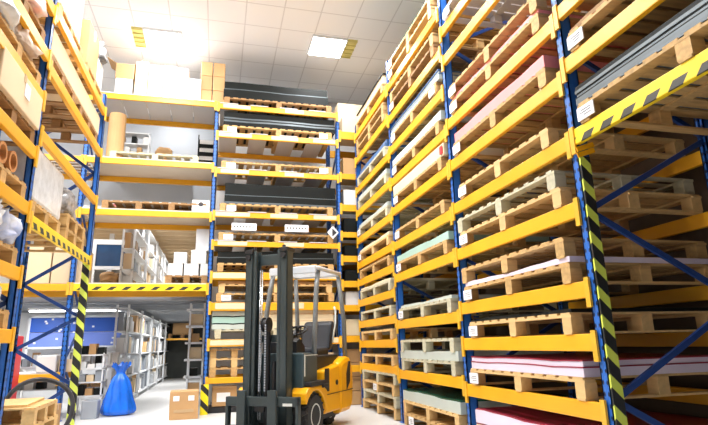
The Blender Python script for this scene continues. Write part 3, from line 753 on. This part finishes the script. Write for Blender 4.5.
# workshop bench with clutter
def bench(x0, x1, y, ztop, label, dp=.8):
    r = empty('work_bench', (0, y, 0)); bx(x0, x1, 0, dp, ztop-.06, ztop).build('bench_top', 'shelf_grey', r, bevel=.01)
    bx(x0+.03, x1-.03, .05, dp-.05, .55, .58).build('lower_shelf', 'white_steel', r)
    for x in (x0+.03, x1-.1):
        for yy in (.03, dp-.1): bx(x, x+.07, yy, yy+.07, 0, ztop-.06).build('leg', 'white_steel', r)
    return tag(r, label, 'bench')
bench(-4.7, -2.42, 14.25, 1.10, 'long pale workshop bench beyond the left rack')
random.seed(21)
for k in range(20):
    x = -4.6+k*.113; hh = .06+random.random()*.26
    m_ = random.choice(['card_white', 'grey_steel', 'charcoal', 'card', 'wrap', 'white_steel', 'card_light'])
    o = bx(-.055, .055, -.12, .12, 0, hh).build('bench_item', m_, None, loc=(x, 14.45+.3*(k % 2), 1.10)); tag(o, 'small item lying on the pale workshop bench', 'bench clutter', 'clutter on the workshop bench')
for k in range(9):
    x = -4.5+k*.24; hh = .1+random.random()*.3
    o = bx(-.09, .09, -.15, .15, 0, hh).build('bench_item', random.choice(['charcoal', 'card_white', 'grey_steel', 'card']), None, loc=(x, 14.6, .58)); tag(o, 'small item stored on the shelf beneath workshop bench', 'bench clutter', 'clutter beneath the workshop bench')
tag(bx(-.16, .16, -.16, .16, 0, .38).build('waste_bin', 'grey_steel', None, bevel=.02, loc=(-2.62, 13.2, 0)), 'grey bin standing left of the blue sack', 'bin')
# shelf cart full of supplies between the bench and the blue sack
r = empty('supply_rack', (-2.78, 13.75, 0))
for k in range(4): bx(-.28, .28, -.2, .2, 0, .03).build('shelf', 'white_steel', r, loc=(0, 0, .42+k*.3))
m = MB()
for x in (-.28, .25):
    for y in (-.2, .17): m.box(x, x+.03, y, y+.03, 0, 1.38)
m.build('uprights', 'white_steel', r)
tag(r, 'small white supply rack between left end post and blue sack', 'shelving')
for k in range(4):
    for j in range(3):
        o = bx(-.075, .075, -.14, .14, 0, .08+.16*random.random()).build('supply_box', ['charcoal', 'card_white', 'grey_steel', 'card', 'wrap', 'card_light'][(k*2+j*3) % 6], None, loc=(-2.96+j*.18, 13.75, .452+k*.3)); tag(o, 'small box on the white supply rack beside the blue sack', 'box', 'boxes on the small supply rack')
# strip light over the bench
for (x0, x1, y, z_, lab_) in ((-5.0, -2.5, 16.2, H+1.1, 'bright strip light over the blue board'), (-4.4, -2.4, 16.0, H+4.0, 'bright strip light above upper window')):
    r = empty('strip_light', (0, y, z_)); bx(x0, x1, -.1, .1, 0, .06).build('housing', 'white_steel', r); bx(x0+.03, x1-.03, -.07, .07, -.04, 0).build('tube', 'lamp_soft', r); tag(r, lab_, 'lamp')
# upper office front: window
r = struct(empty('window_1', (-3.05, 16.6, 0)))
m = MB(); m.box(-.6, -.5, 0, .08, H+1.5, H+3.2); m.box(.42, .52, 0, .08, H+1.5, H+3.2); m.box(-.5, .42, 0, .08, H+3.05, H+3.2); m.box(-.5, .42, 0, .08, H+2.3, H+2.4); m.build('window_frame', 'white_steel', r)
bx(-.5, .42, .03, .05, H+2.4, H+3.05).build('window_pane', 'window_dark', r)
bx(-.3, .42, .03, .05, H+1.5, H+1.85).build('lower_panel', 'truck_slate', r)
bundle((-3.05, 16.3, H+1.85), (.25, .2, .16), 'wood_brown', 'brown sack under the upper dark window', 'sack', 14)
tag(bx(-.35, .35, -.2, .2, 0, .38).build('cabinet', 'grey_steel', None, loc=(-3.05, 16.3, H+1.42+.01)), 'grey cabinet carrying a brown sack, upper floor', 'cabinet')
sg = bx(-.25, .3, 0, .03, 0, .2).build('sign', 'paper', None, loc=(-2.95, 15.6, H+3.9)); bx(-.15, .2, -.01, 0, .05, .14).build('print', 'pink', sg); tag(sg, 'white sign with pink lettering beyond the left rack', 'sign')

# ------------------------------------------------------------------ left foreground floor items
# red machine panel and white column behind the left frame
tag(bx(-.08, .08, -.2, .2, 0, H+.32).build('red_panel', 'red', None, bevel=.02, loc=(-3.9, 12.1, 0)), 'upright red panel behind the near left post', 'panel')
m = MB(); m.prism([(-.2, -.2), (.2, -.2), (.2, .2), (-.2, .2)], 0, .34, 'z')
tag(bx(-.2, .2, -.2, .2, 0, .36).build('storage_bin', 'card_white', None, bevel=.03, loc=(-3.55, BY+.4, H-.46+.021)), 'white storage bin on the low orange shelf', 'bin')
carton(-3.12, BY+.4, H-.46+.021, .36, .4, .26, 'small brown carton on the low orange shelf', 'card_light')
carton(-3.35, 11.7, .0, .9, .5, .45, 'brown carton on floor behind black hose loop', 'card')
# hose loop
pts = [(-2.66+.50*math.cos(a), 9.55+.05*math.sin(3*a), .54+.48*math.sin(a)) for a in [2*PI*k/40 for k in range(40)]]
tag(MB().tube(pts, .035, 10, closed=True).build('hose_loop', 'hose', None, smooth=True), 'large black hose loop leaning against the left rack end', 'hose')
for k in range(3):
    pallet((1.25, 1.0, 'wood_fresh' if k else 'wood_pine', .3, 3), (-2.72+.03*k, 8.25-.05*k, .14+k*PH), ['lowest', 'middle', 'top'][k]+' pale pine pallet of the floor stack at lower left', rz=(.03, -.04, .05, -.2)[k])
tag(bx(-.5, .45, -.5, .6, 0, .03).build('plywood_sheet', 'wood_fresh', None, loc=(-2.75, 8.12, .14+3*PH), rz=.1), 'loose plywood sheet on the lower left pallet stack', 'plywood')
tag(bx(-.55, .55, -.55, .55, 0, .14).build('base_board', 'wood_brown', None, loc=(-2.72, 8.25, 0)), 'brown base board under the lower left pallet stack', 'board')

# blue sack
n, rings = 44, 26; m = MB()
for i in range(rings+1):
    t = i/rings; z_ = t*1.12
    if t < .72: r_ = .36*(1-.55*(t/.72)**1.3)*(1-.25*math.exp(-t*30))
    elif t < .82: r_ = .16-.09*(t-.72)/.1
    else: r_ = .07+.12*((t-.82)/.18)
    for k in range(n):
        a = 2*PI*k/n
        f = 1+.10*math.sin(7*a+2*t)*(.3+t)+.06*math.sin(13*a+5*t)+.10*noise.noise(Vector((math.cos(a)*2, math.sin(a)*2, t*4)))
        m.v.append(Vector((r_*1.05*f*math.cos(a), r_*.85*f*math.sin(a), z_+(.05*math.sin(5*a) if t > .95 else 0))))
for i in range(rings):
    for k in range(n): m.f.append((i*n+k, i*n+(k+1) % n, (i+1)*n+(k+1) % n, (i+1)*n+k))
m.f.append(tuple(range(n))[::-1])
sk = m.build('refuse_sack', 'bluebag', None, smooth=True, loc=(-2.12, 13.55, 0)); sk.modifiers.new('sub', 'SUBSURF').levels = 1; sk.modifiers['sub'].render_levels = 1
tag(sk, 'shiny blue plastic sack tied at the neck, on the floor', 'sack')
carton(-.62, 12.35, 0, .58, .55, .56, 'brown carton with two white labels on the aisle floor', 'card', tape=True, mark=(-.16, .42, .12, .1, 'y'), rz=.04)
for o in [c for c in bpy.data.objects if c.type == 'MESH' and c.name.startswith('shipping_label') and c.parent and c.parent.get('label', '').startswith('brown carton with two')]:
    q = o.copy(); C.objects.link(q); q.location.x += .30*S
MB().box(-.2, .2, -.283, -.276, .14, .20).build('print', 'tape', [o for o in bpy.data.objects if o.get('label', '').startswith('brown carton with two')][0])

# ------------------------------------------------------------------ forklift (local: front = -y, seen side = +x)
FA = math.radians(-35)
fk = empty('forklift', (.755, 8.75, 0), FA); tag(fk, 'yellow and black forklift truck parked with its mast towards the camera', 'forklift')
MT = 3.04
for sx in (-1, 1):
    m = MB(); a, b = (sx*.395, sx*.27); x0, x1 = min(a, b), max(a, b)
    # outer channel opening inwards, inner rail nested in it
    m.box(min(sx*.395, sx*.37), max(sx*.395, sx*.37), 0, .21, .06, MT)
    m.box(x0, x1, 0, .03, .06, MT); m.box(x0, x1, .18, .21, .06, MT)
    mc = m.build('mast_channel', 'truck_dark', fk, bevel=.006)
    m = MB(); a, b = sorted((sx*.27, sx*.20)); m.box(a, b, .02, .05, .1, MT-.03); m.box(a, b, .17, .20, .1, MT-.03); a, b = sorted((sx*.27, sx*.245)); m.box(a, b, .02, .20, .1, MT-.03)
    m.build('inner_rail', 'truck_dark', mc, bevel=.004)
    m = MB(); m.box(min(sx*.40, sx*.25), max(sx*.40, sx*.25), -.03, .27, MT-.07, MT-.01); m.tube([(sx*.33, -.04, MT-.14), (sx*.33, .05, MT-.14)], .045, 14); m.tube([(sx*.28, .1, MT), (sx*.28, .1, MT+.05)], .03, 10)
    m.build('top_roller', 'truck_black', mc)
m = MB(); m.box(-.37, .37, .17, .26, MT-.26, MT-.08); m.build('mast_crosshead', 'truck_dark', fk, bevel=.01)
MB().box(-.38, .38, .2, .27, 1.5, 1.62).build('mast_tie', 'truck_dark', fk, bevel=.01); MB().box(-.38, .38, .2, .27, .25, .42).build('mast_tie', 'truck_dark', fk, bevel=.01)
MB().tube([(-.02, .12, .15), (-.02, .12, 1.72)], .05, 18).build('lift_cylinder', 'truck_black', fk, smooth=False)
MB().tube([(.10, .14, .15), (.10, .14, 1.2)], .035, 14).build('hydraulic_hose', 'truck_black', fk)
m = MB(); m.lathe([(.04, -.05), (.12, -.05), (.12, -.035), (.09, -.03), (.09, .03), (.12, .035), (.12, .05), (.04, .05)], (-.02, .08, 1.78), 'x', 24); m.build('chain_pulley', 'truck_black', fk)
for x in (-.07, .03):
    m = MB()
    for k in range(26): m.box(x-.012, x+.012, -.045, -.03, .75+k*.04, .78+k*.04)
    m.build('lift_chain', 'grey_steel', fk)
for x in (-.2, -.16): MB().tube([(x, .16, .3), (x, .16, 2.7)], .012, 8).build('hose', 'chrome', fk, smooth=True)
# carriage and forks
m = MB(); m.box(-.60, .68, -.16, -.09, .54, .68); m.box(-.60, .68, -.16, -.09, .12, .26)
m.box(-.60, -.55, -.16, -.06, .12, .68); m.box(.63, .68, -.16, -.06, .12, .68); m.box(-.28, -.2, -.1, -.02, .12, .68); m.box(.2, .28, -.1, -.02, .12, .68)
m.build('fork_carriage', 'truck_dark', fk, bevel=.01)
m = MB(); m.box(.42, .58, -.166, -.16, .55, .59); m.build('data_plate', 'rim', fk)
for x in (-.36, .18):
    m = MB(); m.box(x, x+.15, -.22, -.165, .03, .78); m.prism([(-.165, .03), (-.22, .10), (-1.55, .06), (-1.55, .045), (-.5, .03)], x, x+.15, 'x')
    m.build('fork', 'truck_dark', fk, bevel=.008)
MB().box(-.12, .05, -.09, -.05, .45, .6).build('carriage_bracket', 'truck_black', fk)
# chassis, cowl, bodywork
m = MB(); m.prism([(.26, .18), (2.0, .18), (2.0, .62), (.9, .62), (.8, .52), (.26, .52)], -.46, .46, 'x'); m.build('chassis', 'truck_black', fk, bevel=.01)
m = MB(); m.prism([(.30, .55), (.86, .55), (.86, 1.25), (.62, 1.32), (.30, 1.32)], -.5, .54, 'x'); m.build('front_cowl', 'truck_slate', fk, bevel=.03)
m = MB(); m.box(.542, .55, .33, .36, .95, 1.29); m.box(.542, .55, .36, .84, 1.27, 1.285); m.build('cowl_trim', 'rim', fk)
# front fender over the wheel
fp = [(.20, .60)]+[(.58+.40*math.cos(a), .34+.38*math.sin(a)) for a in [math.radians(150-t) for t in range(0, 151, 15)]]+[(1.04, .34), (1.04, .68), (.86, .78), (.30, .78), (.20, .70)]
m = MB(); m.prism(fp, .36, .64, 'x'); m.build('front_fender', 'truck_yellow', fk, bevel=.015)
m = MB(); m.prism(fp, -.64, -.36, 'x'); m.build('front_fender', 'truck_yellow', fk, bevel=.015)
m = MB(); m.box(.38, .66, .35, .96, .79, .86); m.box(.5, .68, .8, 1.05, .74, .80); m.build('step_plate', 'truck_black', fk, bevel=.015)
# battery / seat cover and counterweight
m = MB(); m.prism([(.96, .30), (1.66, .30), (1.66, 1.10), (1.5, 1.07), (1.05, 1.02), (.96, 1.0)], -.60, .62, 'x'); m.build('battery_cover', 'truck_yellow', fk, bevel=.03)
m = MB(); m.box(.621, .63, .97, 1.15, .66, 1.04); m.build('side_recess', 'truck_black', fk)
m = MB(); m.tube([(.615, 1.5, .78), (.635, 1.5, .78)], .045, 16); m.build('filler_cap', 'truck_black', fk)
cw = MB(); prof = [(1.66, .22), (2.22, .22), (2.34, .34), (2.40, .75), (2.36, 1.02), (2.24, 1.22), (1.95, 1.20), (1.66, 1.10)]
cwo = cw.prism(prof, -.60, .62, 'x').build('counterweight', 'truck_yellow', fk, bevel=.09)
m = MB(); m.prism([(1.98, .62), (2.14, .75), (2.18, 1.12), (2.10, 1.12), (1.98, .9)], .622, .634, 'x'); m.build('tail_recess', 'truck_black', fk)
m = MB(); m.box(.622, .628, .97, 2.3, .60, .612); m.build('panel_seam', 'truck_black', fk)
# wheels
def wheel(x, y, r, w, s=1):
    o = MB().lathe([(r*.62, -w/2), (r*.93, -w/2), (r, -w/2+.04), (r, w/2-.04), (r*.93, w/2), (r*.62, w/2)], (0, 0, 0), 'x', 36).build('wheel', 'rubber', fk, smooth=False, loc=(x, y, r))
    m = MB()
    for k in range(18):
        a = 2*PI*k/18
        for sd in (-1, 1):
            M = Matrix.Rotation(a, 4, 'X') @ Matrix.Translation((sd*w*.27, 0, r)) @ Matrix.Rotation(sd*.5, 4, 'Z')
            m.box(-w*.22, w*.22, -.022, .022, -.02, .022, M)
    m.build('tread', 'rubber', o)
    MB().lathe([(r*.60, s*w*.30), (r*.56, s*w*.52), (r*.50, s*w*.52), (r*.45, s*w*.30), (r*.22, s*w*.25), (r*.16, s*w*.40), (.01, s*w*.40)], (0, 0, 0), 'x', 28).build('wheel_rim', 'rim', o)
wheel(.50, .60, .33, .24); wheel(-.50, .60, .33, .24, -1); wheel(.2, 1.95, .26, .2); wheel(-.2, 1.95, .26, .2, -1)
# seat
st = empty('seat', (0, .30, -.02), parent=fk)
m = MB(); m.prism([(1.05, 1.22), (1.62, 1.24), (1.62, 1.42), (1.05, 1.40)], -.28, .30, 'x'); m.build('cushion', 'vinyl', st, bevel=.05)
m = MB(); m.prism([(1.55, 1.36), (1.74, 1.36), (1.90, 1.86), (1.83, 1.93), (1.72, 1.88)], -.30, .32, 'x'); m.build('backrest', 'vinyl', st, bevel=.07)
m = MB(); m.tube([(.33, 1.72, 1.5), (.33, 1.80, 1.72), (.33, 1.88, 1.86), (.30, 1.97, 2.1), (.26, 2.0, 2.2)], .02, 8); m.build('side_trim', 'rim', st, smooth=True)
MB().box(-.42, .46, .95, 2.0, 1.0, 1.26).build('seat_base', 'truck_black', fk, bevel=.03)
# steering
sw = MB().tube([(.02+.20*math.cos(a), 1.08+.17*math.sin(a), 1.70+.08*math.sin(a)) for a in [2*PI*k/28 for k in range(28)]], .018, 8, closed=True)
sw.bar((-.17, 1.08, 1.70), (.21, 1.08, 1.70), .03, .02); sw.tube([(.12, .95, 1.68), (.12, .94, 1.78)], .03, 10)
sw.build('steering_wheel', 'truck_black', fk, smooth=True)
m = MB(); m.tube([(.02, 1.08, 1.69), (.02, .66, 1.30)], .05, 12); m.prism([(.45, 1.30), (.8, 1.28), (.78, 1.42), (.6, 1.56), (.45, 1.5)], -.3, .34, 'x'); m.build('steering_column', 'truck_black', fk, bevel=.02)
m = MB()
for x in (.2, .28, .36): m.tube([(x, .62, 1.5), (x, .56, 1.72)], .012, 8); m.tube([(x, .56, 1.72), (x, .555, 1.76)], .025, 10)
m.build('control_levers', 'truck_black', fk)
# overhead guard
GT = 2.80
og = empty('overhead_guard', (0, 0, 0), parent=fk)
for sx in (-1, 1):
    MB().tube([(sx*.50, .80, 1.28), (sx*.50, .84, 1.7), (sx*.47, .98, 2.45), (sx*.46, 1.08, GT-.04)], .045, 10).build('front_pillar', 'guard_grey', og, smooth=True)
    MB().tube([(sx*.52, 2.20, 1.12), (sx*.51, 2.18, 1.9), (sx*.47, 2.02, GT-.05)], .045, 10).build('rear_pillar', 'guard_grey', og, smooth=True)
m = MB(); m.tube([(-.46, .96, GT), (.46, .96, GT), (.49, 1.02, GT), (.49, 2.04, GT), (.44, 2.12, GT), (-.44, 2.12, GT), (-.49, 2.04, GT), (-.49, 1.02, GT)], .04, 10, closed=True)
m.build('roof_frame', 'guard_silver', og, smooth=True)
m = MB()
for k in range(6): y = 1.10+k*.17; m.bar((-.46, y, GT), (.46, y, GT), .03, .04)
m.build('roof_bars', 'guard_silver', og)
MB().box(-.46, .48, .92, .96, GT-.10, GT+.04).build('roof_front', 'guard_silver', og, bevel=.015)

# ------------------------------------------------------------------ ceiling lamps
def lamp(x, y, s, lab_):
    r = empty('ceiling_light', (x, y, CZ))
    m = MB(); m.box(-.47, .47, -.47, -.44, -.06, 0); m.box(-.47, .47, .44, .47, -.06, 0); m.box(-.47, -.44, -.44, .44, -.06, 0); m.box(.44, .47, -.44, .44, -.06, 0); m.build('lamp_frame', 'white_steel', r)
    bx(-.44, .44, -.44, .44, -.045, -.02).build('diffuser', 'lamp', r)
    q = MB(); a, b = sorted((s*.49, s*.74))
    q.box(a, b, -.44, .44, -.03, 0)
    for k in range(5): q.box(a, b, -.42+k*.2, -.40+k*.2, -.06, -.03)
    q.build('end_louvre', 'louvre', r)
    return tag(r, lab_, 'lamp', 'ceiling lamps')
lamp(-1.62, 12.85, -1, 'left glowing square ceiling lamp with yellow louvre')
lamp(2.58, 12.25, 1, 'right glowing square ceiling lamp with yellow louvre')
def area(x, y, z, w, h, power, rot=(0, 0, 0), col=(1, 1, 1), name='light'):
    l = bpy.data.lights.new(name, 'AREA'); l.shape = 'RECTANGLE'; l.size = w*S; l.size_y = h*S; l.energy = power; l.color = col
    o = bpy.data.objects.new(name, l); C.objects.link(o); o.location = Vector((x, y, z))*S; o.rotation_euler = rot
    return o
for x, y, pw in ((-1.62, 4.8, 260), (-1.62, 6.8, 140), (-1.62, 9.2, 200), (2.58, 6.0, 170), (2.58, 9.2, 150), (-6, 5, 240), (-6, 10, 200)):
        area(x, y, CZ-.05, .9, .9, pw, name='ceiling_lamp_light')
for x, y in ((-1.62, 12.85), (2.58, 12.25)): area(x, y, CZ-.07, .86, .86, 80, name='ceiling_lamp_light')
for x, y in ((-5, 16), (-1.5, 19), (-1.5, 24), (-5, 22)):
    area(x, y, H+1.1, .3, 1.4, 60, name='workshop_tube_light')
    area(x, y, H+4.0, .3, 1.4, 60, name='upper_tube_light')
area(-1.5, 16.5, CZ-.1, .9, .9, 25, name='rear_lamp_light')

# world: added fill light, entering where no wall is built behind the camera
w = bpy.data.worlds.new('World'); bpy.context.scene.world = w; w.use_nodes = True
w.node_tree.nodes['Background'].inputs['Color'].default_value = (.95, .97, 1, 1)
w.node_tree.nodes['Background'].inputs['Strength'].default_value = .16

# ------------------------------------------------------------------ camera
cam = bpy.data.cameras.new('Camera'); co = bpy.data.objects.new('Camera', cam); C.objects.link(co)
f_px, pitch, yaw, roll = 520.7082, .2472, .2567, -.0248
cam.sensor_fit = 'HORIZONTAL'; cam.sensor_width = 36; cam.lens = f_px/708*36; cam.clip_end = 200; cam.clip_start = .05
F = Vector((math.sin(yaw)*math.cos(pitch), math.cos(yaw)*math.cos(pitch), math.sin(pitch)))
R = Vector((math.cos(yaw), -math.sin(yaw), 0)); U = R.cross(F)
R2 = R*math.cos(roll)+U*math.sin(roll); U2 = -R*math.sin(roll)+U*math.cos(roll)
M = Matrix(((R2.x, U2.x, -F.x, 0), (R2.y, U2.y, -F.y, 0), (R2.z, U2.z, -F.z, H*S), (0, 0, 0, 1)))
co.matrix_world = M
sc = bpy.context.scene; sc.camera = co
sc.view_settings.view_transform = 'Standard'; sc.view_settings.look = 'None'; sc.view_settings.gamma = 1; sc.view_settings.exposure = 0.15
